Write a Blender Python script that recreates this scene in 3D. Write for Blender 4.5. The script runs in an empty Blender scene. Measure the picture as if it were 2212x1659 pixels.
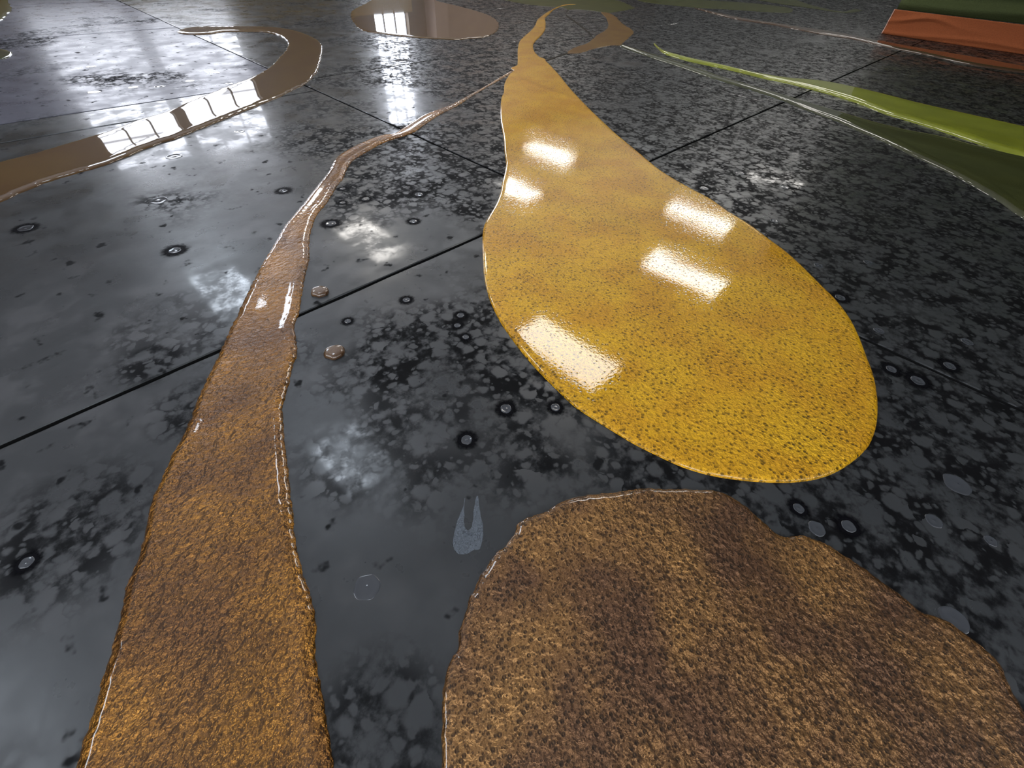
import bpy, bmesh, math, random
import numpy as np
from mathutils import Vector, Matrix, noise
from mathutils.geometry import delaunay_2d_cdt

# ------------------------------------------------------------------ camera, light, exposure
W, H = 2212, 1659
F, CX, CY, EYE = 909.0, 1106.0, 829.5, 1.2
va = np.array([-1406, 1079.5, -F]); vb = np.array([1294, 919.5, -F])
va /= np.linalg.norm(va); vb /= np.linalg.norm(vb)
vz = np.cross(vb, va); vz /= np.linalg.norm(vz)
RW = np.array([vb, np.cross(vz, vb), vz])          # rows: world axes seen from the camera
sc = bpy.context.scene
C = sc.collection
cam = bpy.data.objects.new('camera', bpy.data.cameras.new('camera')); C.objects.link(cam)
cam.data.sensor_width = 36; cam.data.lens = 36 * F / W
cam.data.clip_start = 0.02; cam.data.clip_end = 200
cam.matrix_world = Matrix.Translation((0, 0, EYE)) @ Matrix(RW.tolist()).to_4x4()
sc.camera = cam
sc.view_settings.view_transform = 'Standard'; sc.view_settings.look = 'None'
sc.view_settings.gamma = 1; sc.view_settings.use_curve_mapping = False
sc.view_settings.exposure = 0.0
world = bpy.data.worlds.new('world'); sc.world = world; world.use_nodes = True
world.node_tree.nodes['Background'].inputs[0].default_value = (.6, .7, .9, 1)
world.node_tree.nodes['Background'].inputs[1].default_value = .3
CEIL = 5.0

def area_light(name, loc, size, power, col, rot=(math.pi, 0, 0)):
    l = bpy.data.lights.new(name, 'AREA'); l.shape = 'RECTANGLE'; l.size, l.size_y = size
    l.energy = power; l.color = col
    o = bpy.data.objects.new(name, l); o.location = loc; o.rotation_euler = rot; C.objects.link(o)
# unseen fill lights added to brighten the hall ceiling, stronger on the window side
area_light('ceiling_fill', (0.5, 8.5, 1.6), (10, 8), 230, (.90, .92, 1))
area_light('ceiling_fill', (9.5, 9.0, 1.6), (8, 8), 150, (.97, 1, .97))
area_light('ceiling_fill', (-1.5, 1.5, 1.6), (6, 6), 60, (.85, .92, 1))
area_light('ceiling_fill', (8.0, 3.0, 1.6), (6, 5), 35, (1, .97, .92))
area_light('ceiling_fill', (17.5, 7.5, 1.6), (7, 9), 160, (.97, 1, .97))

def at(x, y, z=0.0):
    d = RW @ np.array([x - CX, CY - y, -F]) / F
    t = (z - EYE) / d[2]
    return (t * d[0], t * d[1])

# ------------------------------------------------------------------ helpers
def nodes(name):
    m = bpy.data.materials.new(name); m.use_nodes = True
    nt = m.node_tree; p = nt.nodes['Principled BSDF']
    return m, nt, p
def N(nt, kind, **kw):
    n = nt.nodes.new(kind)
    for k, v in kw.items():
        if k.startswith('i_'): n.inputs[k[2:].replace('_', ' ')].default_value = v
        else: setattr(n, k, v)
    return n
def L(nt, a, b): nt.links.new(a, b)
def math_(nt, op, a, b=None, clamp=False):
    n = N(nt, 'ShaderNodeMath', operation=op); n.use_clamp = clamp
    for i, v in enumerate((a, b)):
        if v is None: continue
        if hasattr(v, 'links'): L(nt, v, n.inputs[i])
        else: n.inputs[i].default_value = v
    return n.outputs[0]
def ramp(nt, v, a, b, lo=0., hi=1.):
    n = N(nt, 'ShaderNodeMapRange', interpolation_type='SMOOTHSTEP'); L(nt, v, n.inputs['Value'])
    n.inputs['From Min'].default_value = a; n.inputs['From Max'].default_value = b
    n.inputs['To Min'].default_value = lo; n.inputs['To Max'].default_value = hi
    return n.outputs[0]
def mixc(nt, f, a, b):
    n = N(nt, 'ShaderNodeMix', data_type='RGBA')
    if hasattr(f, 'links'): L(nt, f, n.inputs[0])
    else: n.inputs[0].default_value = f
    for i, v in ((6, a), (7, b)):
        if hasattr(v, 'links'): L(nt, v, n.inputs[i])
        else: n.inputs[i].default_value = (*v, 1)
    return n.outputs[2]
def obj(name, verts, faces, mat, parent=None, smooth=True):
    me = bpy.data.meshes.new(name); me.from_pydata([tuple(v) for v in verts], [], faces); me.update()
    if smooth: me.polygons.foreach_set('use_smooth', [True] * len(me.polygons))
    me.materials.append(mat)
    o = bpy.data.objects.new(name, me); C.objects.link(o); o.parent = parent
    return o
def box(x0, x1, y0, y1, z0, z1):
    v = [(x, y, z) for z in (z0, z1) for y in (y0, y1) for x in (x0, x1)]
    f = [(0, 2, 3, 1), (4, 5, 7, 6), (0, 1, 5, 4), (2, 6, 7, 3), (0, 4, 6, 2), (1, 3, 7, 5)]
    return v, f
def tag(o, label, cat, group=None):
    o['label'] = label; o['category'] = cat
    if group: o['group'] = group
    return o
def struct(o): o['kind'] = 'structure'; return o
def emit(name, col, s):
    m, nt, p = nodes(name)
    p.inputs['Base Color'].default_value = (.8, .8, .8, 1)
    p.inputs['Emission Color'].default_value = (*col, 1); p.inputs['Emission Strength'].default_value = s
    return m
def plain(name, col, rough=.7, spec=.5):
    m, nt, p = nodes(name)
    tc = N(nt, 'ShaderNodeTexCoord'); n = N(nt, 'ShaderNodeTexNoise', i_Scale=3., i_Detail=5.); L(nt, tc.outputs['Object'], n.inputs['Vector'])
    L(nt, mixc(nt, n.outputs[0], tuple(c * .85 for c in col), tuple(min(1, c * 1.12) for c in col)), p.inputs['Base Color'])
    p.inputs['Roughness'].default_value = rough; p.inputs['Specular IOR Level'].default_value = spec
    return m

# ------------------------------------------------------------------ floor
def floor_material():
    m, nt, p = nodes('sealed_black_concrete')
    tc = N(nt, 'ShaderNodeTexCoord').outputs['Object']
    def noise_(s, d=4., r=.55, dist=0.):
        n = N(nt, 'ShaderNodeTexNoise'); n.inputs['Scale'].default_value = s; n.inputs['Detail'].default_value = d
        n.inputs['Roughness'].default_value = r; n.inputs['Distortion'].default_value = dist; L(nt, tc, n.inputs['Vector']); return n
    # warped coordinates keep the dried drops from being perfect discs
    w = noise_(13., 4.)
    mad = N(nt, 'ShaderNodeVectorMath', operation='MULTIPLY_ADD'); L(nt, w.outputs['Color'], mad.inputs[0])
    mad.inputs[1].default_value = (.075, .075, 0); L(nt, tc, mad.inputs[2]); wv = mad.outputs[0]
    def vor(s, r=1.):
        n = N(nt, 'ShaderNodeTexVoronoi'); n.voronoi_dimensions = '2D'; n.inputs['Scale'].default_value = s; n.inputs['Randomness'].default_value = r
        L(nt, wv, n.inputs['Vector']); return n
    v1, v2, v3 = vor(11.5), vor(24.), vor(4.2)
    sep = N(nt, 'ShaderNodeSeparateColor'); L(nt, v1.outputs['Color'], sep.inputs[0])
    rad = math_(nt, 'MULTIPLY', sep.outputs[0], .38)
    blob1 = ramp(nt, math_(nt, 'SUBTRACT', v1.outputs['Distance'], rad), -.07, .13, 1, 0)
    sep2 = N(nt, 'ShaderNodeSeparateColor'); L(nt, v2.outputs['Color'], sep2.inputs[0])
    rad2 = math_(nt, 'MULTIPLY', sep2.outputs[1], .33)
    blob2 = ramp(nt, math_(nt, 'SUBTRACT', v2.outputs['Distance'], rad2), -.08, .14, 1, 0)
    blobs = math_(nt, 'MAXIMUM', blob1, math_(nt, 'MULTIPLY', blob2, .8))
    # where the seal coat has broken down into speckle: patches, more of them across the middle slabs
    sx = N(nt, 'ShaderNodeSeparateXYZ'); L(nt, tc, sx.inputs[0])
    reg = noise_(.9, 3., .5)
    along = math_(nt, 'ADD', math_(nt, 'MULTIPLY', sx.outputs[0], .80), math_(nt, 'MULTIPLY', sx.outputs[1], -.40))
    bias = ramp(nt, along, -.6, 1.0, -.07, .17)
    region = ramp(nt, math_(nt, 'ADD', reg.outputs[0], bias), .42, .58)
    for (px_, py_, rr_) in ((820, 1590, .16), (150, 1150, .22), (420, 880, .14), (1140, 930, .10), (330, 780, .13)):
        q = at(px_, py_); dn = N(nt, 'ShaderNodeVectorMath', operation='DISTANCE'); L(nt, tc, dn.inputs[0]); dn.inputs[1].default_value = (q[0], q[1], 0)
        region = math_(nt, 'MAXIMUM', region, ramp(nt, dn.outputs['Value'], rr_ * .5, rr_ * 1.5, .9, 0))
    cl = noise_(7., 6., .62)
    cl2 = noise_(26., 4., .6)
    cloud = ramp(nt, math_(nt, 'ADD', math_(nt, 'MULTIPLY', cl.outputs[0], .65), math_(nt, 'MULTIPLY', cl2.outputs[0], .35)), .36, .56)
    dark = math_(nt, 'MULTIPLY', math_(nt, 'MULTIPLY', region, cloud), math_(nt, 'SUBTRACT', 1., blobs))
    # a few isolated dark flecks on the clean slabs
    fl = noise_(11., 3., .5)
    fleck = ramp(nt, fl.outputs[0], .62, .72)
    dark = math_(nt, 'MAXIMUM', dark, math_(nt, 'MULTIPLY', fleck, .9))
    # window-side slabs finished duller, the lavender ceiling reflection painted into their base colour
    dull = math_(nt, 'MULTIPLY', ramp(nt, sx.outputs[0], 2.165, 2.175, 1, 0), ramp(nt, sx.outputs[1], 5.315, 5.325, 0, 1))
    L(nt, mixc(nt, dark, mixc(nt, dull, (.024, .026, .028), (.085, .085, .108)), (.0035, .0035, .004)), p.inputs['Base Color'])
    L(nt, math_(nt, 'MULTIPLY', ramp(nt, dark, 0, 1, .5, .06), ramp(nt, dull, 0, 1, 1, .32)), p.inputs['Specular IOR Level'])
    gl = noise_(3.4, 9., .72)
    gloss = math_(nt, 'MULTIPLY', ramp(nt, gl.outputs[0], .44, .62, .05, .8), math_(nt, 'SUBTRACT', 1., dark))
    L(nt, math_(nt, 'MULTIPLY', gloss, ramp(nt, dull, 0, 1, 1, .12)), p.inputs['Coat Weight']); p.inputs['Coat Roughness'].default_value = .07
    ro = noise_(4., 5.)
    rg = math_(nt, 'ADD', ramp(nt, ro.outputs[0], .35, .65, .26, .40), math_(nt, 'MULTIPLY', dark, .3))
    L(nt, rg, p.inputs['Roughness'])
    b1 = noise_(55., 3., .5)
    hh = math_(nt, 'ADD', math_(nt, 'MULTIPLY', b1.outputs[0], .5), math_(nt, 'MULTIPLY', blobs, .35))
    bp = N(nt, 'ShaderNodeBump'); bp.inputs['Strength'].default_value = .3; bp.inputs['Distance'].default_value = .0006
    L(nt, hh, bp.inputs['Height']); L(nt, bp.outputs[0], p.inputs['Normal'])
    return m
MF = floor_material()
rnd = random.Random(4)
fv, ff = [], []
def slab(x0, x1, y0, y1):
    """one cast slab: top face with a chipped, slightly dropped arris and short sides"""
    g = .0095
    x0 += g; x1 -= g; y0 += g; y1 -= g
    def edge(a, b):
        n = max(2, int(math.dist(a, b) / .05)); return [(a[0] + (b[0] - a[0]) * i / n, a[1] + (b[1] - a[1]) * i / n) for i in range(n)]
    loop = edge((x0, y0), (x1, y0)) + edge((x1, y0), (x1, y1)) + edge((x1, y1), (x0, y1)) + edge((x0, y1), (x0, y0))
    cx, cy = (x0 + x1) / 2, (y0 + y1) / 2
    n = len(loop); b = len(fv)
    def inset(q, d):
        x, y = q
        return (min(max(x, x0 + d), x1 - d), min(max(y, y0 + d), y1 - d))
    for q in loop: fv.append((q[0], q[1], -.016))
    for q in loop: fv.append((q[0], q[1], -.0035))
    for q in loop:
        d = .003 + .009 * max(0, noise.noise(Vector((q[0] * 5, q[1] * 5, 3)))) + rnd.random() * .0015
        x, y = inset(q, d); fv.append((x, y, 0))
    for r in (0, 1):
        for i in range(n):
            j = (i + 1) % n
            ff.append((b + r * n + i, b + r * n + j, b + (r + 1) * n + j, b + (r + 1) * n + i))
    ff.append(tuple(b + 2 * n + i for i in range(n)))
cols = [-6, -1.4, 2.17, 5.75, 8.92, 12.5, 16.0, 19.5, 24]
for i in range(len(cols) - 1):
    ys = [-8, -5.2, -1.9, 1.67, 5.31, 8.32, 11.6, 14.5]
    if cols[i + 1] <= 2.2: ys = [-8, -5.2, -1.9, 1.67, 4.86, 5.33, 8.9, 11.9, 14.5]
    for a, b in zip(ys, ys[1:]): slab(cols[i], cols[i + 1], a, b)
b = len(fv); fv += [(-6, -8, -.014), (24, -8, -.014), (24, 14.5, -.014), (-6, 14.5, -.014)]; ff.append((b, b + 1, b + 2, b + 3))
fl_ = struct(obj('floor', fv, ff, MF, smooth=False))
fl_.data.materials.append(plain('joint_filler', (.006, .006, .006), .8, .1))
for p_ in fl_.data.polygons:
    if p_.center.z < -.005: p_.material_index = 1

# ------------------------------------------------------------------ hall shell (seen mirrored in the floor)
Mwall = plain('brown_plaster', (.07, .05, .03), .8)
Mceil = plain('white_ceiling_paint', (.78, .78, .80), .85)
Mdark = plain('dark_green_wall', (.030, .034, .022), .8)
Mtan = plain('ochre_wall_base', (.16, .11, .035), .7)
Mcol = plain('taupe_pillar', (.34, .26, .22), .7)
def sbox(name, m, *a): return struct(obj(name, *box(*a), m, smooth=False))
sbox('wall_left', Mwall, -6.2, -6, -8, 14.7, 0, CEIL)
sbox('wall_near', Mdark, -6, 24, -8.2, -8, 0, CEIL)
sbox('wall_right', plain('grey_plaster', (.40, .41, .40), .8), 24, 24.2, -8, 14.7, 0, CEIL)
sbox('ceiling', Mceil, -6, 24, -8, 14.7, CEIL, CEIL + .2)
WIN = [(.95, 2.62, .95, 3.3), (2.86, 4.75, .95, 3.3), (8.62, 9.80, .80, 3.85)]
# far wall pieced around its windows
xs = [-6, .95, 2.62, 2.86, 4.75, 8.62, 9.80, 24]
wv, wf = [], []
def addb(v, f, V, Fc):
    k = len(V); V += v; Fc += [tuple(q + k for q in g) for g in f]
for i in range(7):
    w = [q for q in WIN if abs(q[0] - xs[i]) < .01]
    if w:
        addb(*box(xs[i], xs[i + 1], 14.2, 14.5, 0, w[0][2]), wv, wf); addb(*box(xs[i], xs[i + 1], 14.2, 14.5, w[0][3], CEIL), wv, wf)
    else: addb(*box(xs[i], xs[i + 1], 14.2, 14.5, 0, CEIL), wv, wf)
struct(obj('wall_far', wv, wf, Mwall, smooth=False))
sbox('trim_1', Mtan, -6, 9.95, 14.17, 14.2, 0, .78)
sbox('trim_2', Mcol, 10.45, 10.95, 13.7, 14.2, 0, CEIL)
sbox('trim_3', Mcol, 10.95, 24, 14.1, 14.2, 0, CEIL)
sky = emit('daylight_pane', (.86, .90, 1), 6)
sky_far = emit('daylight_pane_bright', (.84, .89, 1), 14)
frm = plain('window_frame_steel', (.05, .05, .05), .5)
for k, (x0, x1, z0, z1) in enumerate(WIN):
    w = struct(obj('window_%d' % (k + 1), *box(x0, x1, 14.40, 14.42, z0, z1), sky if k < 2 else sky_far, smooth=False))
    V, Fc = [], []
    for i in range(4):
        x = x0 + (x1 - x0) * i / 3; addb(*box(x - .02, x + .02, 14.34, 14.39, z0, z1), V, Fc)
    nz = round((z1 - z0) / .6)
    for i in range(nz + 1):
        z = z0 + (z1 - z0) * i / nz; addb(*box(x0, x1, 14.345, 14.385, z - .018, z + .018), V, Fc)
    obj('window_frame', V, Fc, frm, w, smooth=False)
warm = emit('skylight_glazing_warm', (1, .96, .90), 11)
cool = emit('skylight_glazing_cool', (.78, .88, 1), 13)
k = 4
for xc, yc, sx, sy in ((1.0, 4.45, .42, .62), (1.3, 10.5, .5, 1.0), (5.6, 3.7, .5, 1.15), (10.3, 3.5, .5, 1.08), (13.6, 4.85, .42, 1.05), (5.1, 10.4, .52, 1.2), (10.5, 10.0, .5, .9), (14.0, 11.6, .45, 1.15), (18.8, 4.3, .5, 1.1), (-4.2, 4.0, .5, 1.2), (-3.2, -3.4, 1.0, 1.2), (-.6, -4.6, .5, 1.2)):
    if 1:
        w = struct(obj('window_%d' % k, *box(xc - sx, xc + sx, yc - sy, yc + sy, CEIL - .06, CEIL - .03), cool if xc < 3 else warm, smooth=False)); k += 1
        V, Fc = [], []
        for q in ((xc - sx - .06, xc - sx, yc - sy - .05, yc + sy + .05), (xc + sx, xc + sx + .06, yc - sy - .05, yc + sy + .05), (xc - sx, xc + sx, yc - sy - .05, yc - sy), (xc - sx, xc + sx, yc + sy, yc + sy + .05)):
            addb(*box(*q, CEIL - .08, CEIL), V, Fc)
        obj('window_frame', V, Fc, Mwall, w, smooth=False)

# unseen window strips added behind and beside the camera to whiten the pour rims
k2 = k; rim_pane = emit('rim_light_pane', (.95, .97, 1), 18)
for a0, a1 in ((-5.9, -3.1), (-3.0, -.1), (0, 2.9), (3.0, 5.9)):
    w = struct(obj('window_%d' % k2, *box(a0, a1, -8.0, -7.97, 3.2, 3.65), rim_pane, smooth=False)); k2 += 1
for a0, a1 in ((-7.9, -5.1), (-5.0, -2.1), (-2.0, .9), (1.0, 3.9)):
    w = struct(obj('window_%d' % k2, *box(-6.0, -5.97, a0, a1, 3.2, 3.65), rim_pane, smooth=False)); k2 += 1
# ------------------------------------------------------------------ poured puddles
def pour_material(name, col, col2, metallic=.4, rough=.42, cell=80., cstr=.6, wr=40., wstr=.4, pit_dark=0., coat=1., flow=None, coatb=.12, dist=.004, spec=.5, dens=.45):
    m, nt, p = nodes(name)
    tc = N(nt, 'ShaderNodeTexCoord').outputs['Object']
    def nz(s, d=3., r=.5, vec=None):
        n = N(nt, 'ShaderNodeTexNoise'); n.inputs['Scale'].default_value = s; n.inputs['Detail'].default_value = d; n.inputs['Roughness'].default_value = r
        L(nt, vec if vec is not None else tc, n.inputs['Vector']); return n.outputs[0]
    def vr(s):
        n = N(nt, 'ShaderNodeTexVoronoi'); n.inputs['Scale'].default_value = s; L(nt, tc, n.inputs['Vector']); return n
    big = nz(3.5, 4.)
    v = vr(cell); v2 = vr(cell * 2.1)
    s1 = N(nt, 'ShaderNodeSeparateColor'); L(nt, v.outputs['Color'], s1.inputs[0])
    on = ramp(nt, s1.outputs[0], dens, dens + .2)
    pit = math_(nt, 'MULTIPLY', ramp(nt, v.outputs['Distance'], .12, .36, 1, 0), on)          # small bubbles / pits
    s2 = N(nt, 'ShaderNodeSeparateColor'); L(nt, v2.outputs['Color'], s2.inputs[0])
    pit2 = math_(nt, 'MULTIPLY', ramp(nt, v2.outputs['Distance'], .1, .4, 1, 0), ramp(nt, s2.outputs[1], .4, .6))
    vec = tc
    if flow:
        mp = N(nt, 'ShaderNodeMapping'); mp.inputs['Rotation'].default_value = (0, 0, flow[0]); mp.inputs['Scale'].default_value = (flow[1], 1, 1)
        L(nt, tc, mp.inputs['Vector']); vec = mp.outputs[0]
    wn = nz(wr, 3., .5, vec)
    patch = ramp(nt, nz(2.2, 2.), .35, .65, .55, 1.)
    c = mixc(nt, ramp(nt, big, .35, .65), col, col2)
    dk = tuple(q * .25 for q in col)  # dark pit colour: darker bubbles plus pit shading put into the base colour
    c = mixc(nt, math_(nt, 'MULTIPLY', math_(nt, 'MULTIPLY', pit, patch), pit_dark, True), c, dk)
    L(nt, c, p.inputs['Base Color'])
    p.inputs['Metallic'].default_value = metallic; p.inputs['Roughness'].default_value = rough
    hsum = math_(nt, 'ADD', math_(nt, 'MULTIPLY', math_(nt, 'ADD', pit, math_(nt, 'MULTIPLY', pit2, .5)), -cstr), math_(nt, 'MULTIPLY', wn, wstr))
    hsum = math_(nt, 'MULTIPLY', hsum, patch)
    bp = N(nt, 'ShaderNodeBump'); bp.inputs['Strength'].default_value = 1.; bp.inputs['Distance'].default_value = dist
    L(nt, hsum, bp.inputs['Height']); L(nt, bp.outputs[0], p.inputs['Normal'])
    bc = N(nt, 'ShaderNodeBump'); bc.inputs['Strength'].default_value = coatb; bc.inputs['Distance'].default_value = dist * .5
    L(nt, hsum, bc.inputs['Height']); L(nt, bc.outputs[0], p.inputs['Coat Normal'])
    p.inputs['Specular IOR Level'].default_value = spec
    p.inputs['Coat Weight'].default_value = coat; p.inputs['Coat Roughness'].default_value = .03
    return m

def seg_dist(P, poly):
    """distance of each point to the closed outline"""
    A = poly; B = np.roll(poly, -1, 0); out = np.full(len(P), 1e9)
    for a, b in zip(A, B):
        ab = b - a; l = max(ab @ ab, 1e-12)
        t = np.clip(((P - a) @ ab) / l, 0, 1)
        out = np.minimum(out, np.hypot(*(P - a - t[:, None] * ab).T))
    return out
def inside(P, poly):
    x, y = P.T; r = np.zeros(len(P), bool); n = len(poly); j = n - 1
    for i in range(n):
        xi, yi = poly[i]; xj, yj = poly[j]
        c = ((yi > y) != (yj > y))
        with np.errstate(divide='ignore', invalid='ignore'):
            r ^= c & (x < (xj - xi) * (y - yi) / (yj - yi + 1e-15) + xi)
        j = i
    return r
def smooth_loop(pts, step):
    """Catmull-Rom through the traced points, resampled to an even spacing"""
    P = np.array(pts); n = len(P); out = []
    for i in range(n):
        p0, p1, p2, p3 = P[i - 1], P[i], P[(i + 1) % n], P[(i + 2) % n]
        k = max(1, int(math.ceil(np.linalg.norm(p2 - p1) / step)))
        for s in range(k):
            t = s / k
            # centripetal-like damping: plain cubic with half tangents
            m1 = (p2 - p0) * .5; m2 = (p3 - p1) * .5
            l = np.linalg.norm(p2 - p1)
            for m_ in (m1, m2):
                q = np.linalg.norm(m_)
                if q > l: m_ *= l / q
            h = ((2*t**3 - 3*t**2 + 1) * p1 + (t**3 - 2*t**2 + t) * m1 + (-2*t**3 + 3*t**2) * p2 + (t**3 - t**2) * m2)
            out.append(h)
    return np.array(out)
def pour(name, px, mat, label, T=.010, r=.026, step=.012, jag=.0, jfreq=30., grid=.02, lip=.10, wave=.0, ridges=(), z0=0., seed=0, cat='puddle', group=None):
    pts = [at(*q) for q in px]
    poly = smooth_loop(pts, step)
    nx = np.roll(poly, -1, 0) - np.roll(poly, 1, 0); nx = np.stack([nx[:, 1], -nx[:, 0]], 1); nx /= np.linalg.norm(nx, axis=1)[:, None] + 1e-9
    area = .5 * np.sum(poly[:, 0] * np.roll(poly[:, 1], -1) - np.roll(poly[:, 0], -1) * poly[:, 1])
    if area < 0: nx = -nx
    if jag:
        for i, p in enumerate(poly):
            a = noise.noise(Vector((p[0] * jfreq, p[1] * jfreq, seed))) + .5 * noise.noise(Vector((p[0] * jfreq * 2.3, p[1] * jfreq * 2.3, seed + 9)))
            poly[i] += nx[i] * a * jag
    n = len(poly)
    rings = [poly]
    for fr in (.07, .2, .4, .65, 1.0, 1.35):
        q = poly - nx * r * fr
        d = seg_dist(q, poly); ok = inside(q, poly) & (d > r * fr * .82)
        rings.append(q[ok])
    x0, y0 = poly.min(0); x1, y1 = poly.max(0)
    gx, gy = np.meshgrid(np.arange(x0, x1, grid), np.arange(y0, y1, grid * .87))
    gx[::2] += grid / 2
    G = np.stack([gx.ravel(), gy.ravel()], 1)
    G = G[inside(G, poly)]
    if len(G): G = G[seg_dist(G, poly) > max(r * 1.45, grid * .5)]
    P = np.vstack(rings + [G])
    vs, es, fs, *_ = delaunay_2d_cdt([Vector(p) for p in P], [(i, (i + 1) % n) for i in range(n)], [list(range(n))], 1, 1e-6)
    V2 = np.array([tuple(v) for v in vs]); d = seg_dist(V2, poly)
    u = np.clip(d / r, 0, 1)
    z = T * np.sqrt(1 - (1 - u) ** 2) ** .9
    z *= 1 + lip * np.exp(-((d / r - 1.0) / .55) ** 2)
    if wave:
        w = np.array([noise.noise(Vector((p[0] * 4, p[1] * 4, seed + 3))) for p in V2]); z *= 1 + wave * w * u
    for rp, amp, wd in ridges:
        R = np.array([at(*q) for q in rp])
        best = np.full(len(V2), 1e9)
        for a, b in zip(R, R[1:]):
            ab = b - a; t = np.clip(((V2 - a) @ ab) / (ab @ ab), 0, 1); best = np.minimum(best, np.hypot(*(V2 - a - t[:, None] * ab).T))
        z += amp * np.exp(-(best / wd) ** 2) * u
    me_f = [tuple(f) for f in fs]
    o = obj(name, np.column_stack([V2, z + z0]), me_f, mat)
    # consistent upward normals
    bm = bmesh.new(); bm.from_mesh(o.data); bmesh.ops.recalc_face_normals(bm, faces=bm.faces)
    if sum(f.normal.z for f in bm.faces) < 0: bmesh.ops.reverse_faces(bm, faces=bm.faces)
    bm.to_mesh(o.data); bm.free()
    tag(o, label, cat, group)
    return o

M_amber = pour_material('amber_brown_resin', (.30, .125, .010), (.15, .058, .008), .75, .29, cell=85, cstr=.8, wr=52, wstr=4.2, pit_dark=.7, flow=(.7, .85), coatb=.015, dist=.013)
M_yellow = pour_material('golden_yellow_resin', (.66, .36, .009), (.58, .28, .007), .35, .42, cell=56, cstr=3.2, wr=64, wstr=3.0, pit_dark=1., coatb=.02, dist=.008, spec=.1, dens=.15)
M_bronze = pour_material('bronze_resin', (.235, .112, .028), (.100, .042, .014), .7, .31, cell=66, cstr=2.8, wr=52, wstr=2.4, pit_dark=.75, coatb=.02, dist=.011, dens=.2)
far_ = dict(cell=60, cstr=.2, wr=30, wstr=.2, coatb=.015, dist=.002, spec=.08)
M_brown = pour_material('dull_brown_resin', (.085, .045, .010), (.070, .034, .009), .0, .6, **far_)
M_forked = pour_material('tan_brown_resin', (.12, .068, .018), (.10, .052, .015), .0, .6, coat=.3, **far_)
M_olive = pour_material('dark_olive_resin', (.034, .037, .008), (.028, .031, .007), .0, .6, coat=1., **far_)
M_lime = pour_material('lime_green_resin', (.20, .225, .014), (.165, .185, .012), .0, .6, coat=1., **far_)
M_dgreen = pour_material('moss_green_resin', (.045, .050, .014), (.035, .040, .012), .0, .6, coat=.3, **far_)
M_thin = pour_material('umber_resin', (.05, .026, .012), (.045, .024, .012), .0, .6, coat=1., **far_)

yellow = [(1244,10),(1220,11),(1204,16),(1187,24),(1173,33),(1161,43),(1155,56),(1145,68),(1130,81),(1121,92),(1118,111),(1118,130),(1116,142),(1104,148),(1109,153),(1101,161),(1093,173),(1089,184),(1088,200),(1083,212),(1081,240),(1083,270),(1088,300),(1090,330),(1093,355),(1090,375),(1085,395),(1080,420),(1070,445),(1055,470),(1045,490),(1042,520),(1043,560),(1046,600),(1055,640),(1065,665),(1080,695),(1100,725),(1130,765),(1165,805),(1200,840),(1240,878),(1280,905),(1320,930),(1370,960),(1420,985),(1470,1008),(1520,1024),(1570,1034),(1620,1040),(1670,1043),(1720,1042),(1770,1034),(1810,1018),(1845,995),(1875,965),(1890,930),(1895,890),(1893,850),(1885,810),(1872,775),(1855,730),(1835,690),(1805,650),(1770,615),(1735,580),(1700,548),(1660,518),(1620,488),(1575,460),(1535,432),(1490,408),(1450,385),(1420,365),(1390,340),(1360,315),(1330,290),(1300,262),(1275,238),(1250,212),(1230,190),(1210,165),(1195,148),(1180,133),(1178,129),(1166,124),(1155,112),(1152,98),(1158,88),(1171,75),(1178,63),(1179,50),(1178,39),(1186,31),(1197,21),(1210,15),(1226,11.5)]
pour('poured_resin', yellow, M_yellow, 'big golden yellow teardrop pour tapering to a thin tail in the distance', T=.014, r=.030, step=.010, grid=.018, lip=.0, wave=.03,
     ridges=[([(1107,161),(1129,177),(1184,198),(1243,218)], .0022, .05), ([(1129,177),(1095,188)], .002, .04)], cat='poured puddle')
amber = [(1108,152),(1085,165),(1050,186),(1010,208),(975,227),(940,240),(915,250),(895,262),(870,278),(850,290),(820,295),(790,306),(760,320),(735,335),(722,348),(712,368),(700,385),(680,410),(660,436),(638,462),(615,490),(598,520),(580,550),(565,575),(552,600),(538,628),(525,655),(512,685),(500,705),(492,725),(480,752),(468,780),(455,805),(440,835),(425,870),(410,910),(392,950),(372,985),(352,1030),(330,1080),(318,1130),(308,1180),(298,1210),(285,1240),(270,1280),(262,1330),(248,1380),(235,1430),(222,1470),(210,1520),(192,1570),(178,1610),(165,1659),(140,1760),(738,1760),(722,1659),(715,1610),(706,1560),(698,1510),(688,1460),(683,1420),(680,1390),(684,1355),(680,1325),(672,1290),(660,1255),(648,1215),(640,1180),(636,1140),(632,1100),(628,1060),(624,1020),(618,980),(614,940),(612,900),(611,880),(618,850),(628,815),(632,790),(642,765),(640,735),(636,705),(645,680),(650,650),(655,620),(662,585),(668,560),(668,530),(672,500),(685,465),(705,440),(718,420),(730,400),(742,385),(750,365),(762,348),(790,330),(830,308),(870,295),(895,285),(920,268),(950,248),(990,228),(1020,208),(1050,190),(1085,170),(1108,156)]
pour('poured_resin', amber, M_amber, 'long amber brown pour narrowing from the near left edge to a thin crack-like tip', T=.012, r=.030, step=.007, grid=.014, jag=.0045, jfreq=45, lip=.34, wave=.2, seed=2, cat='poured puddle')
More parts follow.
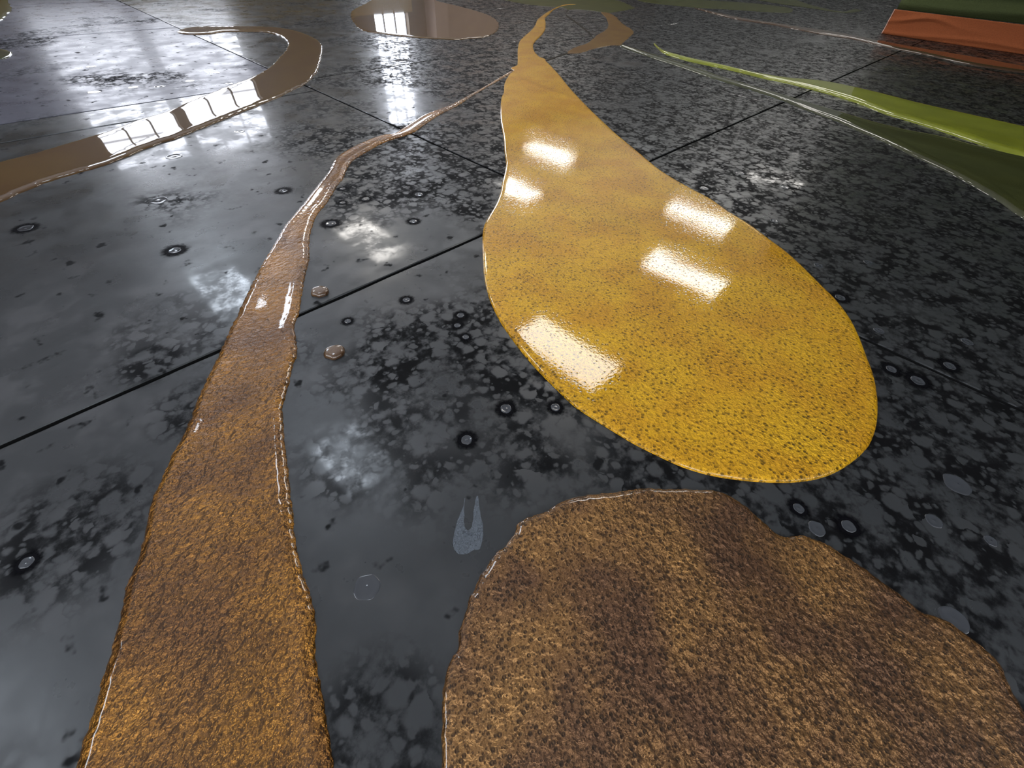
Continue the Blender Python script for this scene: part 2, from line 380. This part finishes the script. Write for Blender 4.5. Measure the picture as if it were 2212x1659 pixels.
bronze = [(945,1760),(955,1659),(953,1600),(955,1540),(958,1490),(968,1440),(978,1415),(990,1400),(990,1370),(1003,1330),(1015,1290),(1035,1250),(1050,1225),(1070,1195),(1090,1180),(1112,1150),(1118,1130),(1150,1115),(1180,1105),(1200,1090),(1240,1075),(1290,1067),(1340,1062),(1390,1055),(1440,1057),(1500,1058),(1540,1060),(1575,1072),(1610,1095),(1650,1130),(1685,1158),(1720,1157),(1750,1162),(1790,1180),(1830,1205),(1870,1232),(1910,1262),(1950,1290),(1985,1320),(2020,1332),(2050,1345),(2090,1375),(2130,1405),(2160,1440),(2180,1485),(2200,1520),(2225,1570),(2260,1640),(2300,1760)]
pour('poured_resin', bronze, M_bronze, 'pitted bronze brown pour filling the near right corner', T=.012, r=.026, step=.007, grid=.014, jag=.0035, jfreq=50, lip=.10, wave=.15, seed=5, cat='poured puddle')
sstrip = [(383,69),(418,60),(502,58.5),(585,60),(619,64),(652,72),(682,85),(696,100),(694,124),(687,150),(676,167),(656,184),(629,197),(602,211),(569,224),(535,238),(485,258),(435,278),(385,298),(335,314),(284,335),(234,355),(167,375),(117,390),(84,401),(40,420),(0,438),(-60,465),(-60,372),(0,353),(67,336),(134,316),(184,301),(234,286),(301,261),(351,246),(401,226),(452,204),(495,187),(535,172),(569,156),(589,141),(602,127),(619,107),(622,94),(612,82),(595,75),(569,70),(535,69),(485,69.5),(452,74),(418,75.5),(395,74)]
pour('poured_resin', sstrip, M_brown, 'dull brown hook-shaped pour curving round from the left edge with window panes mirrored in it', T=.016, r=.05, step=.018, grid=.05, jag=.010, jfreq=14, lip=.05, seed=7, cat='poured puddle')
oval = [(812,-4),(860,-10),(924,-3),(951,5),(1001,17),(1051,32),(1071,43),(1078,57),(1071,69),(1051,80),(1018,84),(984,86),(934,84),(884,80),(834,75),(794,69),(774,60),(759,40),(760,25),(777,15),(797,5)]
pour('poured_resin', oval, M_brown, 'oval brown puddle at the far side of the slab joint, split by a mirrored pillar', T=.015, r=.05, step=.03, grid=.09, jag=.02, jfreq=9, lip=.0, seed=8, cat='poured puddle')
moss = [(1060,-6),(1090,0),(1113,5),(1145,10),(1194,15),(1218,17),(1228,21),(1243,20),(1267,22),(1292,25),(1316,28),(1340,24),(1357,21),(1371,18),(1360,11),(1340,3),(1321,-1),(1290,-10),(1100,-12)]
pour('poured_resin', moss, M_dgreen, 'dark moss green puddle at the very back behind the tip of the yellow tail', T=.004, r=.03, step=.05, grid=.14, jag=.03, jfreq=6, lip=.0, seed=9, cat='poured puddle')
fork = [(1298,26.5),(1316,29),(1331,37),(1340,47),(1350,55),(1363,63),(1369,70),(1366,75),(1357,83),(1347,91),(1341,98),(1324,98),(1300,102),(1275,108),(1256,114),(1226,116),(1227,112),(1239,104),(1267,94),(1282,83),(1290,76),(1308,65),(1314,55),(1309,39)]
pour('poured_resin', fork, M_forked, 'small tan brown boomerang pour just right of the yellow tail', T=.007, r=.035, step=.03, grid=.09, jag=.012, jfreq=9, lip=.0, seed=10, cat='poured puddle')
olive = [(1341,98),(1400,116),(1473,139),(1554,167),(1620,187),(1694,209),(1749,226),(1804,242),(1877,264),(1951,283),(2024,297),(2097,316),(2171,334),(2212,343),(2300,365),(2300,530),(2225,482),(2189,459),(2153,433),(2097,400),(2042,371),(1987,345),(1914,310),(1859,286),(1804,262),(1749,242),(1694,220),(1620,195),(1547,173),(1473,147),(1400,123),(1341,101)]
pour('poured_resin', olive, M_olive, 'long dark olive pour widening to the right edge below the lime green one', T=.024, r=.06, step=.02, grid=.05, jag=.003, jfreq=14, lip=.05, seed=11, cat='poured puddle')
lime = [(1412,92),(1416,97),(1437,113),(1484,127),(1547,141),(1628,160),(1694,171),(1782,180),(1877,200),(1987,228),(2097,253),(2212,279),(2300,300),(2300,372),(2200,338),(2134,319),(2061,294),(1987,270),(1914,248),(1841,220),(1767,198),(1712,184),(1657,172),(1584,154),(1510,138),(1480,131),(1436,117),(1414,98)]
pour('poured_resin', lime, M_lime, 'bright lime green pour reaching the right edge with a white-lit rim', T=.034, r=.085, step=.025, grid=.06, jag=.006, jfreq=12, lip=.0, seed=12, cat='poured puddle')
far1 = [(1380,-2),(1400,6),(1510,17),(1565,20),(1694,28),(1712,24),(1701,17),(1620,7),(1510,0),(1450,-6)]
pour('poured_resin', far1, M_dgreen, 'thin moss green streak at the top edge left of the orange hem', T=.007, r=.035, step=.06, grid=.16, jag=.02, jfreq=7, lip=.0, seed=13, cat='poured puddle')
far2 = [(1600,-6),(1640,1),(1690,9),(1740,16),(1815,27),(1840,27),(1862,23),(1845,20),(1815,25),(1755,12),(1725,2),(1690,-6)]
pour('poured_resin', far2, M_dgreen, 'far moss green streak ending in a dark blob near the orange hem', T=.007, r=.035, step=.06, grid=.16, jag=.02, jfreq=7, lip=.0, seed=14, cat='poured puddle')
umber = [(1500,18),(1584,41),(1679,56),(1757,72),(1840,85),(1925,105),(1987,117),(2097,141),(2212,159),(2300,172),(2300,160),(2212,147),(2134,132),(2040,116),(1951,101),(1826,76),(1730,61),(1620,44),(1550,30)]
pour('poured_resin', umber, M_thin, 'narrow umber brown pour running parallel to the foot of the orange hem', T=.03, r=.08, step=.04, grid=.12, jag=.010, jfreq=9, lip=.0, seed=15, cat='poured puddle')
pour('poured_resin', [(-40,-10),(8,-8),(18,6),(24,15),(26,22),(16,32),(8,40),(0,46),(-40,56)], M_olive, 'dark pour cut off by the upper left corner, white-lit rim', T=.012, r=.06, step=.05, grid=.12, jag=.02, jfreq=8, seed=16, cat='poured puddle')
pour('poured_resin', [(-40,108),(0,107),(12,108),(24,112),(26,118),(18,124),(5,128),(-40,130)], M_olive, 'tiny dark pour tip poking in at the left edge under the corner pour', T=.012, r=.06, step=.04, grid=.10, jag=.012, jfreq=8, seed=17, cat='poured puddle')
M_riv = pour_material('near_black_rivulet_resin', (.012, .009, .005), (.010, .008, .004), .0, .6, coat=.1, **far_)
def rivulet(line, w, mat, label, **k):
    up = [(x, y - w) for x, y in line]; dn = [(x, y + w) for x, y in line][::-1]
    return pour('rivulet', up + dn, mat, label, cat='rivulet', **k)
rivulet([(1228,21),(1223,27),(1223,33),(1235,42),(1251,54),(1264,64),(1275,74),(1281,83)], 1.9, M_riv, 'thin dark rivulet looping from the moss green puddle to the tan boomerang pour', T=.005, r=.02, step=.05, grid=.1, jag=.01, jfreq=8, seed=20)
rivulet([(1178,132),(1200,124),(1228,114)], 1.6, M_riv, 'short dark rivulet joining the tan boomerang pour to the yellow tail', T=.005, r=.02, step=.03, grid=.1, jag=.006, jfreq=12, seed=21)

# ------------------------------------------------------------------ hanging textile with orange hem
def cloth_mat(name, col, emph=.5):
    m, nt, p = nodes(name)
    tc = N(nt, 'ShaderNodeTexCoord').outputs['Object']
    n = N(nt, 'ShaderNodeTexNoise', i_Scale=60., i_Detail=4.); L(nt, tc, n.inputs['Vector'])
    L(nt, mixc(nt, n.outputs[0], tuple(c * .7 for c in col), tuple(c * 1.3 for c in col)), p.inputs['Base Color'])
    p.inputs['Roughness'].default_value = .85; p.inputs['Specular IOR Level'].default_value = .2
    b = N(nt, 'ShaderNodeBump'); b.inputs['Distance'].default_value = .01; b.inputs['Strength'].default_value = emph; L(nt, n.outputs[0], b.inputs['Height']); L(nt, b.outputs[0], p.inputs['Normal'])
    return m
M_or = cloth_mat('orange_cloth', (.30, .085, .030)); M_gr = cloth_mat('dark_green_cloth', (.055, .07, .025)); M_lit_edge = cloth_mat('pink_lit_edge', (.7, .4, .32))
def sheet(name, x, y0, y1, z0, z1, nyy, nzz, fx, mat, parent, th=.03):
    V, Fc = [], []
    for s in (0, 1):
        for i in range(nyy + 1):
            for j in range(nzz + 1):
                y = y0 + (y1 - y0) * i / nyy; z = z0 + (z1 - z0) * j / nzz
                V.append((x + s * th + fx(y, z), y, z))
    n = (nyy + 1) * (nzz + 1)
    q = lambda i, j, s=0: s * n + i * (nzz + 1) + j
    for i in range(nyy):
        for j in range(nzz):
            Fc.append((q(i, j), q(i, j + 1), q(i + 1, j + 1), q(i + 1, j))); Fc.append((q(i, j, 1), q(i + 1, j, 1), q(i + 1, j + 1, 1), q(i, j + 1, 1)))
    for i in range(nyy):
        Fc.append((q(i, 0), q(i + 1, 0), q(i + 1, 0, 1), q(i, 0, 1))); Fc.append((q(i, nzz), q(i, nzz, 1), q(i + 1, nzz, 1), q(i + 1, nzz)))
    for j in range(nzz):
        Fc.append((q(0, j), q(0, j, 1), q(0, j + 1, 1), q(0, j + 1))); Fc.append((q(nyy, j), q(nyy, j + 1), q(nyy, j + 1, 1), q(nyy, j, 1)))
    return obj(name, V, Fc, mat, parent)
root = bpy.data.objects.new('hanging_textile', None); C.objects.link(root)
tag(root, 'huge dark green cloth hanging at the upper right with an orange hem touching the floor', 'textile')
def wr(y, z):
    fold = .030 * math.exp(-((z - .19 - .12 * math.exp(-((y - 1.75) / .45) ** 2)) / .035) ** 2) * math.exp(-((y - 1.95) / .6) ** 2)
    return -fold - .018 * math.exp(-((z - .06 - .03 * math.sin(y * 2)) / .03) ** 2) + .008 * noise.noise(Vector((y * 2, z * 6, 1)))
sheet('orange_hem', 12.93, -8, 2.41, .001, .37, 420, 24, wr, M_or, root)
sheet('hem_lit_edge', 12.925, 2.41, 2.425, .001, .37, 2, 24, wr, M_lit_edge, root)  # narrow pink strip: the lit edge of the hem put into colour
def wg(y, z): return .03 * noise.noise(Vector((y * .8, z * 9, 5))) + .035 * math.sin(z * 22 + .6 * y) + .03
sheet('green_cloth', 12.98, -8, 2.40, .371, 4.95, 60, 260, wg, M_gr, root)

# ------------------------------------------------------------------ droplets
def lathe(prof, n=36, wob=0., seed=0):
    V, Fc = [], []
    for (r_, z) in prof:
        for k in range(n):
            a = 2 * math.pi * k / n
            q = 1 + wob * noise.noise(Vector((math.cos(a) * 1.3, math.sin(a) * 1.3, seed)))
            V.append((r_ * q * math.cos(a), r_ * q * math.sin(a), z))
    for i in range(len(prof) - 1):
        for k in range(n):
            Fc.append((i * n + k, i * n + (k + 1) % n, (i + 1) * n + (k + 1) % n, (i + 1) * n + k))
    V.append((0, 0, prof[-1][1])); c = len(V) - 1; b = (len(prof) - 1) * n
    for k in range(n): Fc.append((b + k, b + (k + 1) % n, c))
    return V, Fc
m, nt, p = nodes('dried_clear_drop'); M_drop = m
p.inputs['Base Color'].default_value = (.035, .038, .044, 1); p.inputs['Roughness'].default_value = .12; p.inputs['Specular IOR Level'].default_value = .7
m, nt, p = nodes('black_halo_stain'); M_halo = m
p.inputs['Base Color'].default_value = (.002, .002, .003, 1); p.inputs['Roughness'].default_value = .6; p.inputs['Specular IOR Level'].default_value = .05
tc = N(nt, 'ShaderNodeTexCoord').outputs['Object']
ln = N(nt, 'ShaderNodeVectorMath', operation='LENGTH'); L(nt, tc, ln.inputs[0])
nn = N(nt, 'ShaderNodeTexNoise', i_Scale=90., i_Detail=4.); L(nt, tc, nn.inputs['Vector'])
vv = math_(nt, 'ADD', ln.outputs['Value'], math_(nt, 'MULTIPLY', math_(nt, 'SUBTRACT', nn.outputs[0], .5), .030))
L(nt, ramp(nt, vv, .022, .046, 1, 0), p.inputs['Alpha'])
halo_me = obj('halo', *lathe([(.052, .0004), (.03, .0005), (.002, .0005)], 40), M_halo)
ring_me = obj('drop', *lathe([(1, 0), (.97, .06), (.9, .10), (.8, .085), (.68, .03), (.5, .018), (.2, .018), (.12, .06), (.05, .08)], 40, .12, 2), M_drop)
for t_ in (halo_me, ring_me): C.objects.unlink(t_)
def drop(x, y, rpx, halo, label):
    gx, gy = at(x, y); a, b = at(x + rpx, y); r_ = math.hypot(a - gx, b - gy)
    o = ring_me.copy(); o.name = 'dried_droplet'; C.objects.link(o); o.location = (gx, gy, .0006 if halo else 0.0001)
    o.scale = (r_, r_, min(r_, .02) * .6); o.rotation_euler.z = x
    if halo:
        h = halo_me.copy(); h.name = 'dark_halo'; C.objects.link(h); h.parent = o
        s = min(max(r_ * 2.6, .03), .075) / .045
        h.scale = (s / r_, s / r_, 1 / o.scale[2]); h.location = (0, 0, -.0005 / o.scale[2])
    tag(o, label, 'droplet', 'dried droplets on the black floor')
DROPS = [
 (378,541,13,1,'pale round droplet in a sharp black halo left of the amber pour'),
 (342,433,19,0,'clear flat droplet with a centre dot between hook pour and amber pour'),
 (55,493,15,1,'droplet with dark halo at the left edge below the hook pour end'),
 (1093,883,12,1,'bright round droplet in the widest black halo, left of the yellow pour belly'),
 (1200,880,10,1,'droplet with black halo almost touching the yellow pour lower left rim'),
 (793,1268,28,0,'largest clear flat droplet on the bare floor between amber and bronze pours'),
 (1008,950,12,1,'droplet above the pale forked patch'),
 (376,338,17,0,'white-lit ring droplet just under the mirrored window of the hook pour'),
 (517,284,11,0,'small white ring droplet below the right mirrored window of the hook pour'),
 (740,408,6,1,'upper small haloed droplet hugging the amber pour bend'),
 (790,430,8,1,'haloed droplet right of the two small ones by the amber pour bend'),
 (740,438,6,1,'lower small haloed droplet hugging the amber pour bend'),
 (905,420,9,1,'lone haloed droplet midway between amber bend and yellow pour'),
 (612,412,9,1,'haloed droplet just left of the amber pour bend'),
 (715,483,11,1,'ring droplet beside the pale mirrored skylight patch, amber side'),
 (893,478,8,1,'ring droplet right of the pale mirrored skylight patch'),
 (751,694,7,1,'haloed droplet below the slab joint between the two brown beads'),
 (878,648,8,1,'haloed droplet just below the middle slab joint'),
 (995,681,8,1,'topmost of three haloed droplets in a row beside the yellow pour'),
 (988,703,7,1,'middle of three haloed droplets in a row beside the yellow pour'),
 (1006,728,7,1,'lowest of three haloed droplets in a row beside the yellow pour'),
 (58,1215,14,1,'pale ring droplet low on the left side near the frame edge'),
 (1815,643,10,1,'haloed droplet just outside the yellow pour upper right rim'),
 (1768,573,9,0,'flat droplet above the yellow pour right shoulder'),
 (1876,567,9,0,'flat droplet farther right of the yellow pour shoulder'),
 (1899,714,10,0,'droplet just above the slab joint on the right'),
 (1925,797,10,1,'haloed droplet just below the slab joint on the right'),
 (1982,822,13,1,'larger haloed droplet below the right slab joint'),
 (2051,790,11,1,'droplet sitting on the slab joint at the right'),
 (2089,738,11,0,'flat droplet well above the right end of the slab joint'),
 (2068,1046,25,0,'big pale oval droplet right of the yellow pour bottom'),
 (1725,1098,11,1,'bright haloed droplet between yellow pour and bronze pour'),
 (1765,1142,17,0,'pale flat droplet touching the bronze pour upper edge'),
 (1833,1137,14,1,'droplet right of the pale one on the bronze pour upper edge'),
 (2018,1125,16,0,'elongated pale droplet on the dark floor at lower right'),
 (2140,1168,12,0,'pale droplet nearest the right edge above the bronze pour'),
 (2062,1338,27,0,'big pale droplet pressed against the bronze pour right shoulder'),
 (197,144,11,0,'upper left thin ring droplet on the grey slab inside the hook pour'),
 (203,199,14,0,'white ring droplet at the left over the joint inside the hook pour'),
 (288,189,11,0,'white ring droplet in the middle of the grey slab inside the hook pour'),
 (345,187,12,0,'white ring droplet right of the middle one inside the hook pour'),
 (467,157,9,0,'tiny ring droplet near the hook pour inner curve'),
 (495,181,9,0,'ring droplet closest to the hook pour inner edge'),
 (410,175,10,0,'double-looking ring droplet inside the hook pour'),
 (1598,374,9,0,'ring droplet in the grey mirrored patch right of the yellow neck'),
 (1694,404,9,0,'ring droplet at the right end of the grey mirrored patch'),
 (1521,407,9,1,'haloed ring droplet above the white mirrored skylight right of the yellow pour'),
 (1672,477,8,0,'ring droplet right of the white mirrored skylight'),
]
for d in DROPS: drop(*d)
# two thick beads of amber resin
M_bead = pour_material('brown_bead_resin', (.10, .05, .015), (.07, .03, .010), .2, .3, cell=260, cstr=.6, wr=150, wstr=.6, pit_dark=.7, coatb=.02, dist=.002)
bead_prof = [(1, 0), (1.02, .10), (.97, .22), (.86, .31), (.68, .36), (.4, .38), (.1, .385)]
for (x, y, rp, lab) in ((692, 632, 19, 'brown resin bead just above the slab joint, right of the amber pour'), (723, 763, 22, 'brown resin bead below the slab joint, right of the amber pour')):
    gx, gy = at(x, y); a, b = at(x + rp, y); r_ = math.hypot(a - gx, b - gy)
    o = obj('resin_bead', *lathe([(q * r_, z * r_ * 1.2) for q, z in bead_prof], 48, .15, x), M_bead); o.location = (gx, gy, 0)
    tag(o, lab, 'bead', 'brown resin beads')
# thin, pale, partly transparent forked patch laid on the floor
m, nt, p = nodes('pale_thin_patch')
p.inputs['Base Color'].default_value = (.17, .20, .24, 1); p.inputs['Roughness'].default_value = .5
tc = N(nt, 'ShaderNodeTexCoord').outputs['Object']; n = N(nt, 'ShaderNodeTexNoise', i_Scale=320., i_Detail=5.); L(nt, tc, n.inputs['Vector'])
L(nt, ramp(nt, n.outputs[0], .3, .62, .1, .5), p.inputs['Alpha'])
pour('forked_patch', [(1004,1075),(1000,1095),(988,1125),(981,1155),(979,1180),(990,1196),(1010,1196),(1022,1188),(1036,1186),(1042,1168),(1044,1140),(1037,1105),(1031,1070),(1024,1100),(1019,1138),(1010,1146),(1003,1135),(1003,1105)], m, 'pale bluish two-pronged patch on the bare floor left of the bronze pour', T=.0008, r=.01, step=.006, grid=.012, jag=.002, jfreq=60, lip=0, seed=30, cat='smear')
